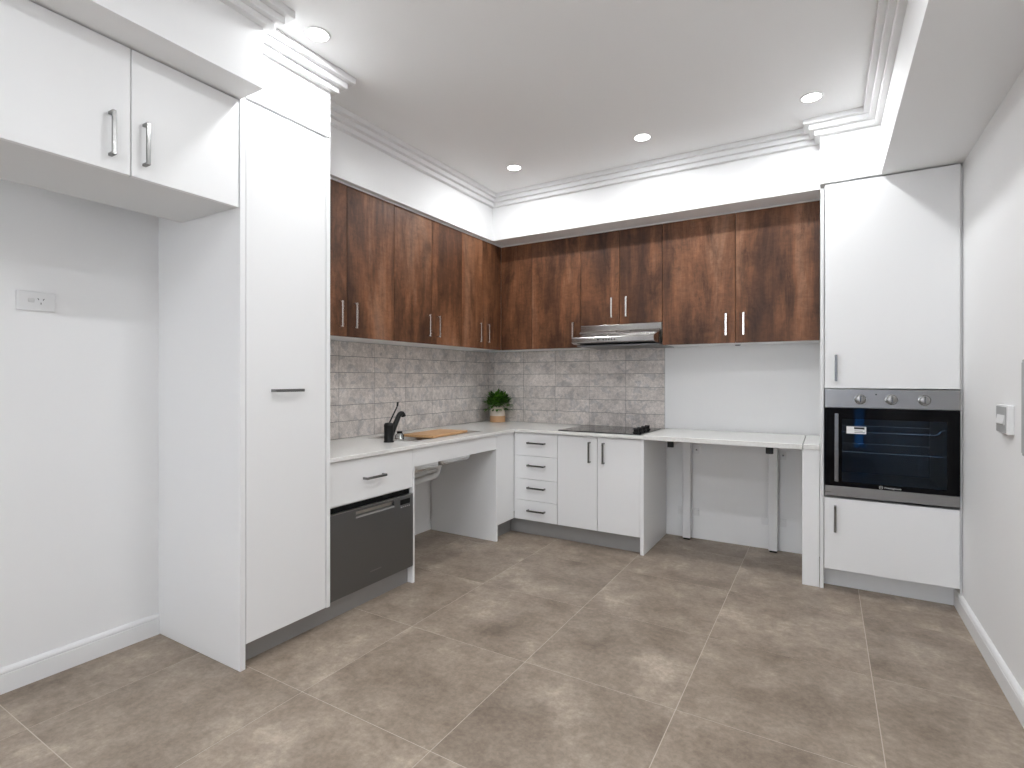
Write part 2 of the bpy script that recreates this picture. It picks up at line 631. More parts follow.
# skirting boards: a flat board, a groove and a rounded top
SK = [(0, 0), (0.016, 0), (0.016, 0.068), (0.0135, 0.070), (0.0135, 0.072), (0.016, 0.074), (0.0155, 0.080), (0.012, 0.086), (0.006, 0.090), (0, 0.091)]
o = MB().prism([(x, z) for x, z in SK], 'y', YR, -2.7455).build('baseboard_left', M_TRIM)
structure(o, 'white skirting board along the fridge alcove wall')
o = MB().prism([(XR - x, z) for x, z in SK], 'y', YR, -0.50).build('baseboard_right', M_TRIM)
structure(o, 'white skirting board along the right wall')

# bulkheads
TALL_Z = 2.262
o = box('trim_1', M_WALL, 0, 0.365, -2.302, 0, 2.226, ZC); structure(o, 'white bulkhead over the wall cabinets on the left wall')
o = box('trim_2', M_WALL, 0.365, 2.565, -0.51, 0, 2.226, ZC); structure(o, 'white bulkhead over the wall cabinets on the back wall')
o = box('trim_3', M_WALL, 0, 0.62, -2.742, -2.302, TALL_Z + 0.008, ZC); structure(o, 'white bulkhead over the tall pantry')
o = box('trim_4', M_WALL, 0, 0.765, YR, -2.742, 2.249, ZC); structure(o, 'white bulkhead over the cabinet of the fridge alcove')
o = box('trim_5', M_WALL, 2.565, 2.838, -0.62, 0, 2.221, ZC); structure(o, 'white bulkhead over the oven tower')
o = box('trim_6', M_WALL, 2.838, XR, YR, 0, 2.216, ZC); structure(o, 'long white bulkhead along the top of the right wall')

# stepped cornice, swept along the bulkhead faces with mitred corners
path = [(0.765, YR), (0.765, -2.742), (0.62, -2.742), (0.62, -2.302), (0.365, -2.302), (0.365, -0.51), (2.565, -0.51), (2.565, -0.62), (2.838, -0.62), (2.838, YR)]
prof = [(0, -0.080), (0.026, -0.080), (0.028, -0.078), (0.028, -0.054), (0.052, -0.054), (0.054, -0.052), (0.054, -0.028), (0.078, -0.028), (0.080, -0.026), (0.080, 0.0), (0, 0)]
bm = bmesh.new()
rings = []
for i, p in enumerate(path):
    p = Vector(p)
    ds = []
    if i > 0:
        ds.append((p - Vector(path[i - 1])).normalized())
    if i < len(path) - 1:
        ds.append((Vector(path[i + 1]) - p).normalized())
    ns = [Vector((d.y, -d.x)) for d in ds]
    off = ns[0] if len(ns) == 1 else ns[0] + ns[1]
    rings.append([bm.verts.new((p.x + off.x * d, p.y + off.y * d, ZC + z)) for d, z in prof])
n = len(prof)
for a, b in zip(rings, rings[1:]):
    for k in range(n):
        bm.faces.new((a[k], a[(k + 1) % n], b[(k + 1) % n], b[k]))
bm.faces.new(list(reversed(rings[0]))); bm.faces.new(rings[-1])
bmesh.ops.recalc_face_normals(bm, faces=bm.faces[:])
mb = MB(); mb.bm.free(); mb.bm = bm
o = mb.build('trim_7', M_TRIM); structure(o, 'stepped white cornice between the bulkheads and the ceiling')


# ------------------------------------------------------------------ handles
def handle_mesh(name, length=0.142, width=0.012, out=0.032, mt=None):
    mb = MB()
    h = length / 2
    mb.box(out - 0.008, out, -width / 2, width / 2, -h, h, 0.0012)
    for s in (-1, 1):
        mb.box(0, out - 0.008, -width / 2, width / 2, s * h - (0.009 if s > 0 else 0), s * h + (0 if s > 0 else 0.009), 0.0008)
    bmesh.ops.translate(mb.bm, verts=mb.bm.verts[:], vec=(0, 0, 0))
    me = bpy.data.meshes.new(name)
    mb.bm.to_mesh(me); mb.bm.free()
    me.materials.append(mt or M_NICKEL_DIM)
    return me


HANDLE = handle_mesh('handle')
HANDLE_W = handle_mesh('handle_lit', mt=M_NICKEL_LIT)


def handle(parent, p, face, lay=False, mesh=None):
    """face '+x' or '-y'; lay=True puts the bar level."""
    o = bpy.data.objects.new('handle', mesh or HANDLE)
    COL.objects.link(o)
    o.parent = parent
    base = Vector((0, 0, 0)); q = parent
    while q is not None:
        base += Vector(q.location); q = q.parent
    rz = {'+x': 0.0, '-y': -math.pi / 2}[face]
    mm = Matrix.Rotation(rz, 4, 'Z') @ (Matrix.Rotation(math.pi / 2, 4, 'X') if lay else Matrix.Identity(4))
    o.rotation_euler = mm.to_euler()
    o.location = Vector(p) - base
    return o


EB = 0.0012     # edge softening of fronts

# ------------------------------------------------------------------ fridge alcove cabinet
t = thing('overhead_cabinet', 'white two-door cabinet high over the empty fridge alcove', 'cabinet', (0.40, -3.13, 1.826))
mb = MB()
cy0, cy1 = -3.498, -2.747
mb.box(0.205, 0.600, cy0, cy1, 1.826, 1.844).box(0.205, 0.600, cy0, cy1, 2.228, 2.246)
mb.box(0.205, 0.600, cy0, cy0 + 0.018, 1.844, 2.228).box(0.205, 0.600, cy1 - 0.018, cy1, 1.844, 2.228).box(0.205, 0.220, cy0 + 0.018, cy1 - 0.018, 1.844, 2.228)
mb.build('carcass', M_CARC, t)
for a, b, hy in ((-3.498, -3.1245, -3.183), (-3.1215, -2.749, -3.084)):
    d = box('door', M_WHITE, 0.601, 0.620, a, b, 1.824, 2.244, t, EB)
    handle(d, (0.620, hy, 1.938), '+x')

# ------------------------------------------------------------------ tall pantry
t = thing('tall_pantry_cabinet', 'tall white pantry with one full-height door and level bar handle', 'cabinet', (0.30, -2.53, 0))
box('side_panel', M_WHITE, 0.001, 0.622, -2.744, -2.721, 0.0, TALL_Z, t, EB)
box('side_panel', M_WHITE, 0.001, 0.622, -2.325, -2.3035, 0.096, TALL_Z, t, EB)
box('carcass', M_CARC, 0.001, 0.598, -2.720, -2.326, 0.096, TALL_Z - 0.002, t)
d = box('door', M_WHITE, 0.600, 0.620, -2.718, -2.328, 0.098, TALL_Z - 0.004, t, EB)
handle(d, (0.620, -2.537, 1.103), '+x', True)

# ------------------------------------------------------------------ wall cabinets with timber doors
def wall_cabinet(label, side, a0, a1, doors, z0=Z_UP0):
    """side 'L': runs along y on the left wall; 'B': runs along x on the back wall. doors: (from, to, handle position)"""
    mid = (a0 + a1) / 2
    loc = (D_UP / 2, mid, z0) if side == 'L' else (mid, -D_UP / 2, z0)
    t = thing('wall_cabinet', label, 'cabinet', loc, 'timber wall cabinets')
    zt = Z_UP1 + 0.010
    e = 0.0008
    mb = MB()

    def bx(d0, d1, p0, p1, q0, q1):
        if side == 'L':
            mb.box(d0, d1, p0, p1, q0, q1)
        else:
            mb.box(p0, p1, -d1, -d0, q0, q1)
    f = D_UP - 0.019
    bx(0.009, f, a0 + e, a1 - e, z0, z0 + 0.016)
    bx(0.009, f, a0 + e, a0 + 0.016, z0 + 0.016, zt - 0.009)
    bx(0.009, f, a1 - 0.016, a1 - e, z0 + 0.016, zt - 0.009)
    bx(0.009, 0.020, a0 + 0.016, a1 - 0.016, z0 + 0.016, zt - 0.009)
    bx(0.009, D_UP + 0.0015, a0 + e, a1 - e, zt - 0.009, zt)
    mb.build('carcass', M_CARC, t)
    for p0, p1, hp in doors:
        p0 += 0.0015; p1 -= 0.0015
        nm = 'door' if hp is not None else 'filler_panel'
        if side == 'L':
            d = MB().box(f + 0.001, D_UP, p0, p1, z0 - 0.003, Z_UP1, 0.001).build(nm, M_WOOD, t)
        else:
            d = MB().box(p0, p1, -D_UP, -f - 0.001, z0 - 0.003, Z_UP1, 0.001).build(nm, M_WOOD, t)
        if hp is not None:
            handle(d, (D_UP, hp, z0 + 0.116) if side == 'L' else (hp, -D_UP, z0 + 0.116), '+x' if side == 'L' else '-y', mesh=HANDLE_W)
    return t


wall_cabinet('brown timber wall cabinet next to the tall white pantry', 'L', -2.302, -1.575, [(-2.302, -1.945, -2.000), (-1.945, -1.575, -1.897)])
wall_cabinet('brown timber wall cabinet over the cutting board, middle one on left wall', 'L', -1.575, -0.872, [(-1.575, -1.213, -1.262), (-1.213, -0.872, -1.160)])
wall_cabinet('brown timber wall cabinet on left wall that ends in the corner', 'L', -0.872, -0.337, [(-0.872, -0.604, -0.660), (-0.604, -0.3338, -0.548)])
wall_cabinet('brown timber wall cabinet on back wall in the corner, one handle beside the rangehood', 'B', 0.338, 1.031, [(0.3338, 0.619, None), (0.619, 1.031, 0.976)])
wall_cabinet('short brown timber wall cabinet directly above the rangehood', 'B', 1.031, 1.633, [(1.031, 1.329, 1.277), (1.329, 1.633, 1.384)], 1.547)
wall_cabinet('wide brown timber wall cabinet between rangehood and oven tower', 'B', 1.633, 2.563, [(1.633, 2.098, 2.043), (2.098, 2.563, 2.147)])
p = MB().lathe([(0.018, 0.0), (0.018, -0.004), (0.012, -0.006)], (2.075, -0.06, Z_UP0), 20, 0).build('puck_sensor', M_BLACK)
tag(origin(p, (2.075, -0.06, Z_UP0)), 'tiny dark puck under the wall cabinet right of the rangehood', 'sensor')

# ------------------------------------------------------------------ wall tiles
TZ = [1.2933 - 0.102 * k for k in range(5)]
rows = [0.780] + sorted(TZ) + [1.386]
rows = [r for i, r in enumerate(rows) if i == 0 or r - rows[i - 1] > 0.004]
o = tile_sheet('splashback', grid_rects(lines(-2.3025, -0.0085, -0.5069, 0.302), rows), 0.008, [M_TILE, M_GROUTW],
               lambda a, b, t: (t + 0.0005, a, b), (-2.3025, 0.780), (-0.0085, 1.386), 0.0026)
tag(o, 'grey stone-look tile splashback on the left wall behind the sink', 'splashback')
o = tile_sheet('splashback', grid_rects(lines(0.0, 1.565, 0.0588, 0.302), rows), 0.008, [M_TILE, M_GROUTW],
               lambda a, b, t: (a, -t - 0.0005, b), (0.0, 0.780), (1.565, 1.386), 0.0026)
tag(o, 'grey stone-look tile splashback on the back wall behind the cooktop', 'splashback')
tag(box('edge_strip', M_TRIM, 1.566, 1.574, -0.010, -0.0005, 0.789, 1.386), 'thin white strip at the right end of the tiled wall', 'trim strip')

# ------------------------------------------------------------------ worktop (L shape, sink cut-out)
ZT, TH = 0.780, 0.021
XF, YF = 0.615, -0.598
SX0, SX1, SY0, SY1 = 0.150, 0.500, -1.585, -0.900      # sink cut-out
xs = [0.0085, SX0, SX1, XF, 1.580]
ys = [-2.301, SY0, SY1, YF, -0.0085]
fill = lambda i, j: (i < 3 and not (i == 1 and j == 1)) or (i == 3 and j == 3)
o = MB().cells(xs, ys, fill, ZT - TH, ZT).build('worktop', M_STONE, None, bevel=0.003)
tag(o, 'white stone L-shaped worktop holding the sink and cooktop', 'worktop')

# ------------------------------------------------------------------ base units on the left wall
t = thing('drawer_cabinet', 'white cabinet with one wide drawer above the dishwasher', 'cabinet', (0.3, -2.0, 0.535))
mb = MB()
mb.box(0.010, 0.578, -2.300, -2.284, 0.535, 0.758).box(0.010, 0.578, -2.284, -1.712, 0.535, 0.551).box(0.010, 0.578, -2.284, -1.712, 0.742, 0.758)
mb.build('carcass', M_CARC, t)
d = box('drawer', M_WHITE, 0.580, 0.599, -2.300, -1.7065, 0.545, 0.755, t, EB)
handle(d, (0.599, -2.010, 0.652), '+x', True)

t = thing('dishwasher', 'dark steel single-drawer dishwasher under the wide white drawer', 'dishwasher', (0.3, -2.0, 0.11))
box('tub', M_DARK, 0.03, 0.572, -2.281, -1.7065, 0.112, 0.533, t)
DY0, DY1 = -2.299, -1.706
mb = MB()
hy0, hy1 = -2.128, -1.856
DZ0, DZ1 = 0.101, 0.506
# front panel as a frame around the scooped grip
mb.cells([DY0, hy0, hy1, DY1], [DZ0, 0.462, 0.494, DZ1], lambda i, j: not (i == 1 and j == 1), -0.603, -0.578)
for v in mb.bm.verts:
    v.co = Vector((-v.co.z, v.co.x, v.co.y))
df = mb.build('door', M_STEEL_DW, t, bevel=0.002, recalc=True)
MB().prism([(0.603, 0.494), (0.580, 0.494), (0.580, 0.466), (0.600, 0.462), (0.603, 0.462), (0.601, 0.468), (0.586, 0.474), (0.588, 0.490)], 'y', hy0 + 0.001, hy1 - 0.001).build('handle', M_STEEL_DWL, df)
box('top_edge', M_STEEL_DWL, 0.584, 0.6035, DY0 + 0.001, DY1 - 0.001, 0.5065, 0.510, df)
box('display', M_DARK, 0.6025, 0.6045, -1.812, -1.734, 0.462, 0.489, df, 0.0005)
mb = MB()
for k in range(5):
    y = -1.806 + k * 0.016
    mb.box(0.6028, 0.6036, y, y + 0.007, 0.446 + 0.001 * (k % 2), 0.451)
mb.build('button_marks', M_PRINT, df)
mb = MB()
mb.box(0.6028, 0.6034, -2.035, -1.955, 0.166, 0.171)
mb.build('badge', M_GREYINK, df)
o = box('end_panel', M_WHITE, 0.010, 0.598, -1.704, -1.687, 0.0, 0.758, None, EB)
tag(origin(o, (0.30, -1.695, 0)), 'narrow white end panel on the right of the dishwasher', 'panel')
# apron under the sink and the panel beside it
o = box('apron_panel', M_WHITE, 0.580, 0.598, -1.687, -0.824, 0.655, 0.758, None, EB)
tag(origin(o, (0.589, -1.255, 0.655)), 'narrow white front panel under the worktop edge before the sink', 'panel')
o = box('end_panel', M_WHITE, 0.010, 0.598, -0.822, -0.802, 0.0, 0.758, None, EB)
tag(origin(o, (0.30, -0.812, 0)), 'white full-height end panel on the right of the open sink space', 'panel')
o = box('corner_filler_panel', M_WHITE, 0.580, 0.598, -0.800, -0.577, 0.112, 0.758, None, EB)
tag(origin(o, (0.589, -0.69, 0.112)), 'white blank corner panel left of the four drawers', 'panel')

# ------------------------------------------------------------------ base units on the back wall
t = thing('drawer_cabinet', 'white cabinet of four stacked drawers in the corner', 'cabinet', (0.785, -0.28, 0.112))
YB = -0.575
box('carcass', M_CARC, 0.602, 0.9545, YB + 0.021, -0.010, 0.112, 0.757, t)
for z0, z1, hz in ((0.5875, 0.740, 0.683), (0.4165, 0.5845, 0.519), (0.2595, 0.4135, 0.355), (0.114, 0.2565, 0.189)):
    d = box('drawer', M_WHITE, 0.616, 0.953, YB, YB + 0.019, z0, z1 + (0.014 if z1 > 0.7 else 0), t, EB)
    handle(d, (0.790, YB, hz), '-y', True)
box('filler_strip', M_WHITE, 0.5995, 0.6148, YB + 0.003, YB + 0.019, 0.114, 0.757, t)
t = thing('base_cabinet', 'white two-door base cabinet under the cooktop', 'cabinet', (1.255, -0.28, 0.112))
mb = MB()
mb.box(0.956, 0.972, YB + 0.021, -0.010, 0.112, 0.757).box(1.536, 1.552, YB + 0.021, -0.010, 0.112, 0.757)
mb.box(0.972, 1.536, YB + 0.021, -0.010, 0.112, 0.128).box(0.972, 1.536, YB + 0.021, YB + 0.1, 0.741, 0.757).box(0.972, 1.536, -0.02, -0.010, 0.128, 0.757)
mb.build('carcass', M_CARC, t)
for a, b, hx in ((0.957, 1.254, 1.203), (1.258, 1.552, 1.304)):
    d = box('door', M_WHITE, a, b, YB, YB + 0.019, 0.114, 0.752, t, EB)
    handle(d, (hx, YB, 0.648), '-y')
box('side_panel', M_WHITE, 1.554, 1.578, -0.578, -0.010, 0.0, 0.758, t, EB)

# kickboards
o = box('kickboard', M_KICK, 0.545, 0.560, -2.720, -1.705, 0.0, 0.095)
tag(origin(o, (0.55, -2.22, 0)), 'grey metal kickboard under the pantry and dishwasher', 'kickboard', 'kickboards')
o = box('kickboard', M_KICK, 0.525, 0.540, -0.800, -0.526, 0.0, 0.111)
tag(origin(o, (0.53, -0.66, 0)), 'short grey metal kickboard under the blank corner panel', 'kickboard', 'kickboards')
o = box('kickboard', M_KICK, 0.525, 1.553, -0.525, -0.510, 0.0, 0.111)
tag(origin(o, (1.04, -0.52, 0)), 'long grey metal kickboard under the four drawers and cooktop cabinet', 'kickboard', 'kickboards')
o = box('kickboard', M_KICKL, 2.585, XR - 0.017, -0.505, -0.490, 0.0, 0.119)
tag(origin(o, (2.87, -0.5, 0)), 'pale grey kickboard under the oven tower', 'kickboard', 'kickboards')

# ------------------------------------------------------------------ adjustable bench on the right
BZ0, BZ1 = 0.757, 0.787
o = MB().box(1.581, 2.4815, -0.598, -0.012, BZ0, BZ1, 0.003, 0, 2).build('worktop', M_STONE)
tag(origin(o, (2.03, -0.3, BZ0)), 'white stone bench top over the open knee space', 'worktop')
o = MB().box(2.4845, 2.564, -0.594, -0.012, BZ0 + 0.002, BZ1, 0.003, 0, 2).build('worktop', M_STONE)
tag(origin(o, (2.524, -0.3, BZ0)), 'short narrow piece of white stone between bench top and oven tower', 'worktop')
t = thing('bench_end_support', 'narrow white boxed support under the right end of the bench', 'support', (2.522, -0.3, 0))
box('front_panel', M_WHITE, 2.480, 2.5635, -0.586, -0.560, 0, 0.7585, t, EB)
box('side_panel', M_WHITE, 2.480, 2.498, -0.559, -0.002, 0, 0.7585, t, EB)


def bracket(label, xp, xa):
    t = thing('bench_bracket', label, 'bracket', (xp, -0.04, 0), 'white steel brackets under the bench')
    box('post', M_PLASTIC, xp - 0.027, xp + 0.027, -0.075, -0.013, 0.012, 0.7565, t, 0.003)
    box('foot', M_BLACK, xp - 0.022, xp + 0.022, -0.070, -0.018, 0.0, 0.012, t, 0.002)
    box('arm', M_PLASTIC, xa - 0.018, xa + 0.018, -0.40, -0.0755, 0.712, 0.7565, t, 0.002)
    box('end_cap', M_BLACK, xa - 0.021, xa + 0.021, -0.412, -0.4003, 0.697, 0.7565, t, 0.003)
    for s, z in ((-1, 0.19), (1, 0.19), (1, 0.64)):
        pl = box('wall_plate', M_PLASTIC, xp + s * 0.055 - 0.02, xp + s * 0.055 + 0.02, -0.004, -0.0005, z - 0.028, z + 0.028, t, 0.001)
        MB().cyl((xp + s * 0.055, -0.004, z), (xp + s * 0.055, -0.008, z), 0.006, 0.005, 16).build('screw', M_NICKEL_DIM, pl)
    box('cross_tab', M_PLASTIC, xp - 0.07, xp + 0.07, -0.0125, -0.0045, 0.175, 0.205, t)


bracket('white steel bench bracket nearest the cooktop cabinet', 1.737, 1.707)
bracket('white steel bench bracket nearest the oven tower', 2.294, 2.300)

# ------------------------------------------------------------------ oven tower
t = thing('oven_tower_cabinet', 'tall white cabinet holding the built-in oven', 'cabinet', (2.87, -0.31, 0))
YO = -0.620
box('side_panel', M_WHITE, 2.566, 2.584, -0.592, -0.001, 0, 2.205, t, EB)
box('side_panel', M_WHITE, 3.162, 3.1695, -0.600, -0.001, 0.092, 2.205, t)
mb = MB()
mb.box(2.585, 3.161, -0.598, -0.012, 2.188, 2.204).box(2.585, 3.161, -0.598, -0.012, 1.104, 1.120).box(2.585, 3.161, -0.598, -0.012, 0.490, 0.506)
mb.box(2.585, 3.161, -0.598, -0.012, 0.121, 0.137).box(2.585, 3.161, -0.012, -0.001, 0.121, 2.204)
mb.build('carcass', M_CARC, t)
d = box('door', M_WHITE, 2.587, 3.158, YO, YO + 0.019, 1.103, 2.209, t, EB)
handle(d, (2.640, YO, 1.212), '-y')
d = box('door', M_WHITE, 2.587, 3.158, YO, YO + 0.019, 0.122, 0.508, t, EB)
handle(d, (2.637, YO, 0.400), '-y')

# ------------------------------------------------------------------ oven
t = thing('oven', 'stainless steel and black glass oven built into the white tower', 'oven', (2.872, -0.31, 0.52))
OX0, OX1 = 2.588, 3.158
mb = MB()   # cavity shell, open at the front
mb.box(2.640, 2.655, -0.596, -0.06, 0.560, 0.985).box(3.112, 3.127, -0.596, -0.06, 0.560, 0.985)
mb.box(2.655, 3.112, -0.596, -0.06, 0.560, 0.575).box(2.655, 3.112, -0.596, -0.06, 0.970, 0.985).box(2.655, 3.112, -0.075, -0.06, 0.575, 0.970)
mb.build('cavity', M_ENAMEL, t)
cpn = box('control_panel', M_STEEL_X, OX0, OX1, -0.626, -0.600, 0.999, 1.098, t, 0.0015)
for kx in (2.749, 2.883, 3.018):
    kz = 1.046
    MB().cyl((kx, -0.626, kz), (kx, -0.631, kz), 0.027, 0.027, 32, 0, 0.001).build('bezel', M_NICKEL_DIM, cpn, True)
    kb = MB().cyl((kx, -0.631, kz), (kx, -0.652, kz), 0.022, 0.0195, 32, 0, 0.002).build('knob', M_STEEL_X, t, True)
    mb = MB().box(kx - 0.003, kx + 0.003, -0.660, -0.650, kz - 0.016, kz + 0.019, 0.001)
    mb.build('grip', M_NICKEL_DIM, kb)
    mb = MB()
    for ang in range(0, 360, 40):
        a = math.radians(ang + 20)
        cx0, cz0 = kx + 0.034 * math.sin(a), kz + 0.034 * math.cos(a)
        mb.box(cx0 - 0.002, cx0 + 0.002, -0.6266, -0.6258, cz0 - 0.001, cz0 + 0.001)
    arc = [(kx + 0.034 * math.sin(math.radians(20 + 8 * q)), -0.6258, kz + 0.034 * math.cos(math.radians(20 + 8 * q))) for q in range(41)]
    mb.tube(arc, 0.0006, 6)
    mb.build('dial_marks', M_GREYINK, cpn)
MB().cyl((2.818, -0.6255, 1.072), (2.818, -0.6275, 1.072), 0.004, 0.004, 14).build('pilot_lamp', M_BLACK, cpn)
# door: black frame around the see-through pane
mb = MB()
GX0, GX1, GZ0, GZ1 = 2.668, 3.110, 0.600, 0.940
mb.cells([OX0, GX0, GX1, OX1], [0.576, GZ0, GZ1, 0.997], lambda i, j: not (i == 1 and j == 1), 0.600, 0.624)
for v in mb.bm.verts:
    v.co = Vector((v.co.x, -v.co.z, v.co.y))
dr = mb.build('door', M_BGLASS, t, bevel=0.001, recalc=True)
box('glass_pane', M_OVENGLASS, GX0 - 0.0005, GX1 + 0.0005, -0.6225, -0.6185, GZ0 - 0.0005, GZ1 + 0.0005, dr)
box('trim_bar', M_STEEL_X, OX0, OX1, -0.624, -0.600, 0.522, 0.5755, t, 0.0015)
mb = MB()
mb.box(2.633, 2.651, -0.668, -0.655, 0.607, 0.970, 0.002)
mb.box(2.635, 2.649, -0.655, -0.6242, 0.630, 0.650).box(2.635, 2.649, -0.655, -0.6242, 0.925, 0.945)
hd = mb.build('handle', M_NICKEL_DIM, dr)
# sticker with a printed heading bar
st = box('sticker', M_PAPER, 2.688, 2.776, -0.6233, -0.6227, 0.862, 0.900, dr)
mb = MB().box(2.722, 2.768, -0.6237, -0.6233, 0.886, 0.897)
for k in range(2):
    mb.box(2.724, 2.770 - 0.01 * k, -0.6236, -0.6233, 0.868 + 0.008 * k, 0.8705 + 0.008 * k)
mb.build('sticker_print', M_INK, st)


def text(body, name, size, loc, rot, mt, parent, depth=0.0004):
    cu = bpy.data.curves.new(name, 'FONT')
    cu.body = body
    cu.size = size
    cu.align_x = 'CENTER'
    cu.extrude = depth
    tmp = bpy.data.objects.new(name, cu)
    COL.objects.link(tmp)
    dg = bpy.context.evaluated_depsgraph_get()
    me = bpy.data.meshes.new_from_object(tmp.evaluated_get(dg))
    bpy.data.objects.remove(tmp)
    bpy.data.curves.remove(cu)
    me.materials.clear()
    me.materials.append(mt)
    o = bpy.data.objects.new(name, me)
    COL.objects.link(o)
    o.parent = parent
    base = Vector((0, 0, 0)); q = parent
    while q is not None:
        base += Vector(q.location); q = q.parent
    o.location = Vector(loc) - base
    o.rotation_euler = rot
    return o


text('Westinghouse', 'logo', 0.0125, (2.889, -0.6245, 0.5835), (math.pi / 2, 0, 0), M_PRINT, dr)
mb = MB()
nseg = 24
ring = [(2.840 + 0.0075 * math.cos(2 * math.pi * k / nseg), -0.6246, 0.5878 + 0.0075 * math.sin(2 * math.pi * k / nseg)) for k in range(nseg + 1)]
mb.tube(ring, 0.0010, 6)
mb.box(2.8365, 2.8435, -0.6248, -0.6240, 0.5868, 0.5888)
mb.build('logo_ring', M_PRINT, dr)
# racks inside
for z, up in ((0.868, True), (0.760, False)):
    mb = MB()
    mb.tube([(2.660, -0.575, z), (3.070, -0.575, z), (3.084, -0.575, z + (0.006 if up else 0)), (3.090, -0.575, z + (0.022 if up else 0)), (3.106, -0.575, z + (0.024 if up else 0))], 0.0028, 8)
    mb.tube([(2.660, -0.12, z), (3.106, -0.12, z)], 0.0025, 8)
    for k in range(17):
        x = 2.672 + k * 0.0245
        mb.tube([(x, -0.575, z), (x, -0.12, z)], 0.0014, 6)
    mb.build('rack', M_WIRE, t, True)

# ------------------------------------------------------------------ rangehood
t = thing('rangehood', 'stainless steel slide-out rangehood under the short timber cabinet', 'rangehood', (1.332, -0.2, 1.39))
HX0, HX1 = 1.034, 1.630
body = [(-0.012, 1.392), (-0.300, 1.392), (-0.330, 1.470), (-0.342, 1.492), (-0.342, 1.5415), (-0.012, 1.5415)]
MB().prism(body, 'x', HX0, HX1).build('body', M_STEEL_HOOD, t, bevel=0.003, recalc=True)
# sloping visor with a folded front lip
visor = [(-0.346, 1.500), (-0.360, 1.484), (-0.470, 1.452), (-0.496, 1.446), (-0.500, 1.440), (-0.500, 1.410), (-0.496, 1.406), (-0.470, 1.400), (-0.318, 1.394), (-0.331, 1.450), (-0.344, 1.474)]
vs = MB().prism(visor, 'x', HX0 - 0.004, HX1 - 0.010).build('visor', M_STEEL_HOOD, t, bevel=0.002, recalc=True)
mb = MB()
for k, wdt in enumerate((0.012, 0.004, 0.010, 0.010, 0.010, 0.010, 0.010)):
    x = 1.225 + k * 0.020
    mb.box(x, x + wdt, -0.5016, -0.4998, 1.420, 1.430, 0.0006)
mb.build('buttons', M_BLACK, vs)
mb = MB().box(HX0 + 0.02, HX1 + 0.008, -0.46, -0.02, 1.383, 1.3915, 0.002)
mb.build('filter_tray', M_STEEL_DW, t)

# ------------------------------------------------------------------ cooktop
t = thing('cooktop', 'black ceramic glass cooktop set into the white worktop', 'cooktop', (1.23, -0.29, ZT))
MB().box(0.945, 1.549, -0.545, -0.040, ZT + 0.0005, ZT + 0.0065, 0.002, 0, 2).build('glass_top', M_CERAM, t)
mb = MB()
for x, y, rr in ((1.05, -0.40, 0.075), (1.05, -0.17, 0.095), (1.30, -0.40, 0.095), (1.30, -0.17, 0.075)):
    pts = [(x + rr * math.cos(2 * math.pi * k / 48), y + rr * math.sin(2 * math.pi * k / 48), ZT + 0.0066) for k in range(49)]
    mb.tube(pts, 0.0006, 4)
mb.build('zone_marks', M_GREYINK, t)
for y in (-0.455, -0.365, -0.275, -0.185):
    k = MB().cyl((1.487, y, ZT + 0.0066), (1.487, y, ZT + 0.012), 0.022, 0.022, 28, 0, 0.001).cyl((1.487, y, ZT + 0.012), (1.487, y, ZT + 0.028), 0.017, 0.0155, 28, 0, 0.002).build('knob', M_BLACK, t, True)
    MB().box(1.470, 1.504, y - 0.004, y + 0.004, ZT + 0.027, ZT + 0.037, 0.0015).build('grip', M_BLACK, k)

# ------------------------------------------------------------------ sink
t = thing('sink', 'stainless steel double-bowl sink in the worktop below left wall cabinets', 'sink', ((SX0 + SX1) / 2, (SY0 + SY1) / 2, 0.60))
r0x, r1x, r0y, r1y = SX0 - 0.012, SX1 + 0.012, SY0 - 0.012, SY1 + 0.012
ym = -1.318
b1 = (SX0 + 0.02, SX1 - 0.006, SY0 + 0.02, ym - 0.012)
b2 = (SX0 + 0.02, SX1 - 0.006, ym + 0.012, -0.985)
MB().cells([r0x, b1[0], b1[1], r1x], [r0y, b1[2], b1[3], b2[2], b2[3], r1y], lambda i, j: not (i == 1 and j in (1, 3)), ZT + 0.0006, ZT + 0.003).build('rim', M_SINK, t)
for bx in (b1, b2):
    mb = MB()
    r = bmesh.ops.create_cube(mb.bm, size=1.0)['verts']
    zb = 0.584 if bx is b1 else 0.596
    for v in r:
        v.co = Vector(((bx[0] + bx[1]) / 2 + v.co.x * (bx[1] - bx[0]), (bx[2] + bx[3]) / 2 + v.co.y * (bx[3] - bx[2]), (zb + ZT) / 2 + v.co.z * (ZT - zb)))
    top = [f for f in mb.bm.faces if f.normal.z > 0.5]
    bmesh.ops.delete(mb.bm, geom=top, context='FACES')
    ed = [e for e in mb.bm.edges if not (e.verts[0].co.z > ZT - 0.01 and e.verts[1].co.z > ZT - 0.01)]
    bmesh.ops.bevel(mb.bm, geom=ed, offset=0.022, segments=4, affect='EDGES', profile=0.5)
    cxm, cym = (bx[0] + bx[1]) / 2, (bx[2] + bx[3]) / 2
    o = mb.build('bowl', M_SINK, t, True)
    sm = o.modifiers.new('wall_thickness', 'SOLIDIFY'); sm.thickness = 0.0015; sm.offset = 0
    MB().cyl((cxm, cym, zb - 0.018), (cxm, cym, zb + 0.003), 0.042, 0.045, 28).build('drain', M_SINK, t, True)
# waste pipes under the bowls
c1 = ((b1[0] + b1[1]) / 2, (b1[2] + b1[3]) / 2)
c2 = ((b2[0] + b2[1]) / 2, (b2[2] + b2[3]) / 2)


def arc_pts(p0, p1, p2, k=6):
    p0, p1, p2 = Vector(p0), Vector(p1), Vector(p2)
    return [((1 - s) ** 2 * p0 + 2 * s * (1 - s) * p1 + s * s * p2) for s in [i / k for i in range(k + 1)]]


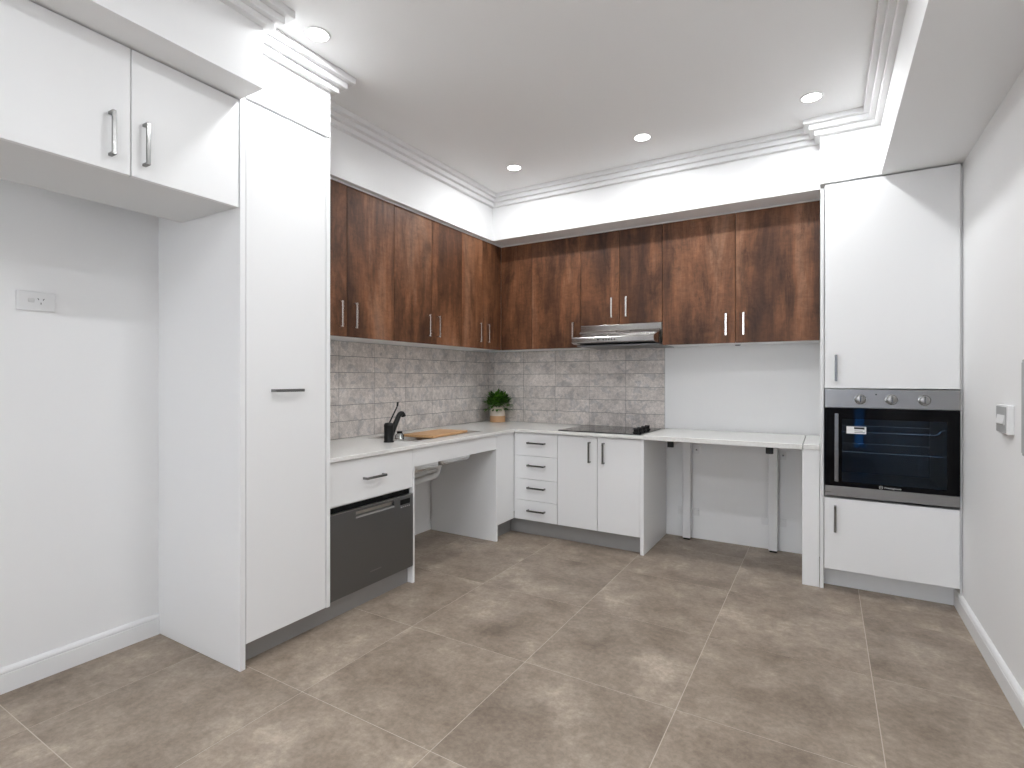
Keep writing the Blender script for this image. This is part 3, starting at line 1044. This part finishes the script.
t = thing('waste_pipe', 'white plastic waste pipe bending under the sink bowls', 'pipe', (0.3, -1.3, 0.5))
zz = 0.497
px = c2[0]
q = [(px, c2[1], 0.5775), (px, c2[1], 0.56)]
q += arc_pts((px, c2[1], 0.555), (px, c2[1], zz), (px, c2[1] - 0.05, zz)) + [(px, -1.60, zz - 0.012)]
MB().tube(q, 0.021, 16).build('main_pipe', M_PVC, t, True)
MB().cyl((px, c2[1], 0.550), (px, c2[1], 0.5775), 0.028, 0.028, 20, 0, 0.002).build('nut', M_PVC, t, True)
q = [(c1[0], c1[1], 0.5655), (c1[0], c1[1], 0.555)] + arc_pts((c1[0], c1[1], 0.555), (c1[0], c1[1], 0.543), (c1[0], c1[1] + 0.03, 0.541)) + [(c1[0], c2[1] - 0.03, 0.536)]
MB().tube(q, 0.013, 14).build('branch_pipe', M_PVC, t, True)
q = [(px, -1.60, zz - 0.012)] + arc_pts((px, -1.61, zz - 0.012), (px, -1.655, zz - 0.014), (px - 0.05, -1.655, zz - 0.02)) + [(0.004, -1.655, zz - 0.04)]
MB().tube(q, 0.021, 16).build('outlet_pipe', M_PVC, t, True)

# ------------------------------------------------------------------ tap
tx, ty = 0.392, -1.680
t = thing('kitchen_tap', 'matt black tap with slanted spout and raised lever on the worktop', 'tap', (tx, ty, ZT))
MB().lathe([(0.0, 0), (0.030, 0), (0.030, 0.004), (0.0275, 0.007), (0.0275, 0.088), (0.0285, 0.094), (0.028, 0.104), (0.022, 0.112), (0.010, 0.115), (0.0, 0.1155)], (tx, ty, ZT), 32).build('body', M_BLACK, t, True, recalc=True)
sp = [(tx, ty + 0.016, ZT + 0.034), (tx, ty + 0.034, ZT + 0.066), (tx, ty + 0.074, ZT + 0.132)]
sp += arc_pts((tx, ty + 0.083, ZT + 0.147), (tx, ty + 0.097, ZT + 0.166), (tx, ty + 0.115, ZT + 0.162))
sp += [(tx, ty + 0.124, ZT + 0.153), (tx, ty + 0.127, ZT + 0.144)]
MB().tube(sp, [0.017, 0.0165, 0.015] + [0.0145] * 7 + [0.0145, 0.0145], 16).build('spout', M_BLACK, t, True)
lv = [(tx, ty + 0.006, ZT + 0.112), (tx, ty + 0.030, ZT + 0.148), (tx, ty + 0.066, ZT + 0.198), (tx, ty + 0.074, ZT + 0.214), (tx, ty + 0.076, ZT + 0.232)]
MB().tube(lv, [0.005, 0.0045, 0.0045, 0.006, 0.0065], 12).build('lever', M_BLACK, t, True)

# board, jar
o = MB().box(-0.115, 0.115, -0.205, 0.205, 0, 0.016, 0.004, 0, 2).build('cutting_board', M_BAMBOO)
o.location = (0.385, -1.225, ZT + 0.0032)
o.rotation_euler = (0, 0, math.radians(4))
tag(o, 'light timber cutting board lying across the steel sink', 'cutting board')
t = thing('small_jar', 'small clear jar with a black lid on the sink edge behind the tap', 'jar', (0.367, -1.560, ZT + 0.003))
jx, jy = 0.367, -1.560
MB().lathe([(0.0, 0.0), (0.024, 0.0), (0.026, 0.004), (0.026, 0.026), (0.020, 0.034), (0.014, 0.037), (0.0, 0.037)], (jx, jy, ZT + 0.0032), 28).build('jar_body', M_JAR, t, True, recalc=True)
MB().lathe([(0.0, 0.0372), (0.017, 0.0372), (0.017, 0.048), (0.015, 0.050), (0.0, 0.050)], (jx, jy, ZT + 0.0032), 24).build('lid', M_BLACK, t, True, recalc=True)

# ------------------------------------------------------------------ plant in the corner
ax, ay = 0.166, -0.118
t = thing('potted_plant', 'small leafy green plant in a two-tone pot in the worktop corner', 'plant', (ax, ay, ZT))
MB().lathe([(0.0, 0), (0.063, 0), (0.066, 0.003), (0.067, 0.052), (0.0665, 0.054), (0.0, 0.054)], (ax, ay, ZT + 0.0002), 36).build('pot_base', M_POTB, t, True, recalc=True)
MB().lathe([(0.0, 0.0542), (0.0655, 0.0542), (0.065, 0.075), (0.058, 0.108), (0.050, 0.128), (0.046, 0.128), (0.044, 0.118), (0.0, 0.118)], (ax, ay, ZT), 36).build('pot', M_POT, t, True, recalc=True)
MB().cyl((ax, ay, ZT + 0.1182), (ax, ay, ZT + 0.122), 0.043, 0.040, 24).build('soil', M_SOIL, t)
bm = bmesh.new()
lay = bm.loops.layers.float_color.new('tile')
rng = random.Random(3)
c0 = Vector((ax, ay, ZT + 0.120))


def leaf_blade(base, d, ln, wd, curl, tone):
    side = d.cross(Vector((0, 0, 1)))
    if side.length < 1e-3:
        side = Vector((1, 0, 0))
    side.normalize()
    nrm = side.cross(d).normalized()
    prev = None
    for i, (s, ww) in enumerate(((0, 0.25), (0.3, 0.9), (0.6, 1.0), (0.85, 0.55), (1.0, 0.03))):
        p = base + d * (ln * s) - nrm * (curl * s * s * ln)
        cur = (bm.verts.new(p - side * wd * ww), bm.verts.new(p + nrm * wd * 0.25 * ww * -1), bm.verts.new(p + side * wd * ww))
        if prev:
            for a in (0, 1):
                f = bm.faces.new((prev[a], prev[a + 1], cur[a + 1], cur[a]))
                f.smooth = True
                for l in f.loops:
                    l[lay] = (tone, tone, tone, 1)
        prev = cur


for k in range(620):
    th = rng.uniform(0, 2 * math.pi)
    el = math.radians(rng.triangular(-22, 88, 34))
    d = Vector((math.cos(th) * math.cos(el), math.sin(th) * math.cos(el), math.sin(el)))
    reach = rng.uniform(0.045, 0.118)
    base = c0 + Vector((0, 0, 0.012)) + Vector((d.x * reach * 0.95, d.y * reach * 0.95, max(0.0, d.z) * reach * 1.05 - (0.020 if d.z < 0 else 0)))
    base.y = min(base.y, -0.040); base.x = max(base.x, 0.045)
    d2 = (d + Vector((rng.uniform(-.5, .5), rng.uniform(-.5, .5), rng.uniform(-.2, .6)))).normalized()
    if base.y + d2.y * 0.06 > -0.030:
        d2.y = -abs(d2.y)
    if base.x + d2.x * 0.06 < 0.030:
        d2.x = abs(d2.x)
    leaf_blade(base, d2, rng.uniform(0.028, 0.045), rng.uniform(0.008, 0.0125), rng.uniform(0.1, 0.5), min(1.0, max(0.0, rng.gauss(0.45, 0.25))))
me = bpy.data.meshes.new('foliage'); 
bmesh.ops.translate(bm, verts=bm.verts[:], vec=-Vector((ax, ay, ZT)))
bm.to_mesh(me); bm.free(); me.materials.append(M_LEAF)
fo = bpy.data.objects.new('foliage', me); COL.objects.link(fo); fo.parent = t
mb = MB()
for k in range(16):
    th = k * 0.39 + 0.2
    rr = 0.02 + 0.05 * rng.random()
    mb.tube([(ax + 0.012 * math.cos(th), ay + 0.012 * math.sin(th), ZT + 0.118), (ax + rr * 0.6 * math.cos(th), ay + rr * 0.6 * math.sin(th), ZT + 0.165), (ax + rr * math.cos(th), ay + rr * math.sin(th), ZT + 0.195)], 0.0013, 6)
mb.build('stems', M_LEAF, t)

# ------------------------------------------------------------------ power point, switch, wall panel
t = thing('power_outlet', 'white single power point on the fridge alcove wall', 'power outlet', (0, -3.178, 1.448))
pl = MB().box(0.0, 0.009, -3.237, -3.119, 1.411, 1.484, 0.003, 0, 2).build('plate', M_PLASTIC, t)
MB().box(0.009, 0.013, -3.203, -3.184, 1.442, 1.457, 0.0015).build('rocker', M_PVC, t)
mb = MB()
for y, z, ang in ((-3.172, 1.456, 30), (-3.156, 1.456, -30), (-3.164, 1.440, 0)):
    r = bmesh.ops.create_cube(mb.bm, size=1.0)['verts']
    bmesh.ops.transform(mb.bm, matrix=Matrix.Translation((0.0093, y, z)) @ Matrix.Rotation(math.radians(ang), 4, 'X') @ Matrix.Diagonal((0.0008, 0.0022, 0.0075, 1)), verts=r)
mb.build('socket_slots', M_INK, t)

t = thing('light_switch', 'white light switch block on the right wall', 'light switch', (XR, -1.37, 1.005))
box('plate', M_PLASTIC, XR - 0.020, XR, -1.435, -1.300, 0.952, 1.058, t, 0.002)
box('face', M_GREYPL, XR - 0.0225, XR - 0.0202, -1.428, -1.306, 0.958, 1.052, t, 0.0005)
MB().prism([(XR - 0.0226, 0.985), (XR - 0.028, 0.990), (XR - 0.0226, 1.022)], 'y', -1.415, -1.322).build('rocker', M_PLASTIC, t)
t = thing('wall_panel', 'slim grey wall box cut off by the right edge of the photo', 'wall box', (XR, -1.80, 1.06))
box('casing', M_GREYPL, XR - 0.032, XR, -1.95, -1.655, 0.905, 1.217, t, 0.002)
box('cover', M_GREYPL, XR - 0.036, XR - 0.0322, -1.94, -1.665, 0.915, 1.207, t, 0.001)

# ------------------------------------------------------------------ recessed downlights
def downlight(label, x, y, watts):
    t = thing('recessed_downlight', label, 'ceiling light', (x, y, ZC), 'recessed ceiling downlights')
    mb = MB()
    nn = 40
    pr = [(0.043, -0.0005), (0.0435, -0.004), (0.050, -0.005), (0.0535, -0.0005)]
    rows_ = [[mb.bm.verts.new((x + r * math.cos(2 * math.pi * k / nn), y + r * math.sin(2 * math.pi * k / nn), ZC + z)) for k in range(nn)] for r, z in pr]
    for a, b in zip(rows_, rows_[1:] + rows_[:1]):
        for k in range(nn):
            mb.bm.faces.new((a[k], a[(k + 1) % nn], b[(k + 1) % nn], b[k]))
    mb.build('trim_ring', M_PLASTIC, t, True, recalc=True)
    MB().cyl((x, y, ZC - 0.0025), (x, y, ZC - 0.0006), 0.0425, 0.0425, 36).build('diffuser', M_LAMP, t)
    li = bpy.data.lights.new('downlight_bulb', 'AREA')
    li.energy = watts
    li.color = LAMP_COL
    li.shape = 'DISK'
    li.size = 0.084
    li.spread = math.radians(180)
    lo = bpy.data.objects.new('downlight_bulb', li)
    COL.objects.link(lo)
    lo.parent = t
    lo.location = (0, 0, -0.008)
    return t


LX, LY = (0.81, 1.675, 2.53), (-0.94, -2.53, -4.12, -5.71)
NAMES = {(0, 0): 'round ceiling downlight above the inside corner of the wall cabinets',
         (1, 0): 'round ceiling downlight in line with the rangehood, middle of the back row',
         (2, 0): 'round ceiling downlight beside the oven tower cornice',
         (0, 1): 'round ceiling downlight beside the cornice above the tall pantry'}
for j, y in enumerate(LY):
    for i, x in enumerate(LX):
        downlight(NAMES.get((i, j), 'round ceiling downlight overhead or behind the viewer'), x, y, LAMP_W[j])
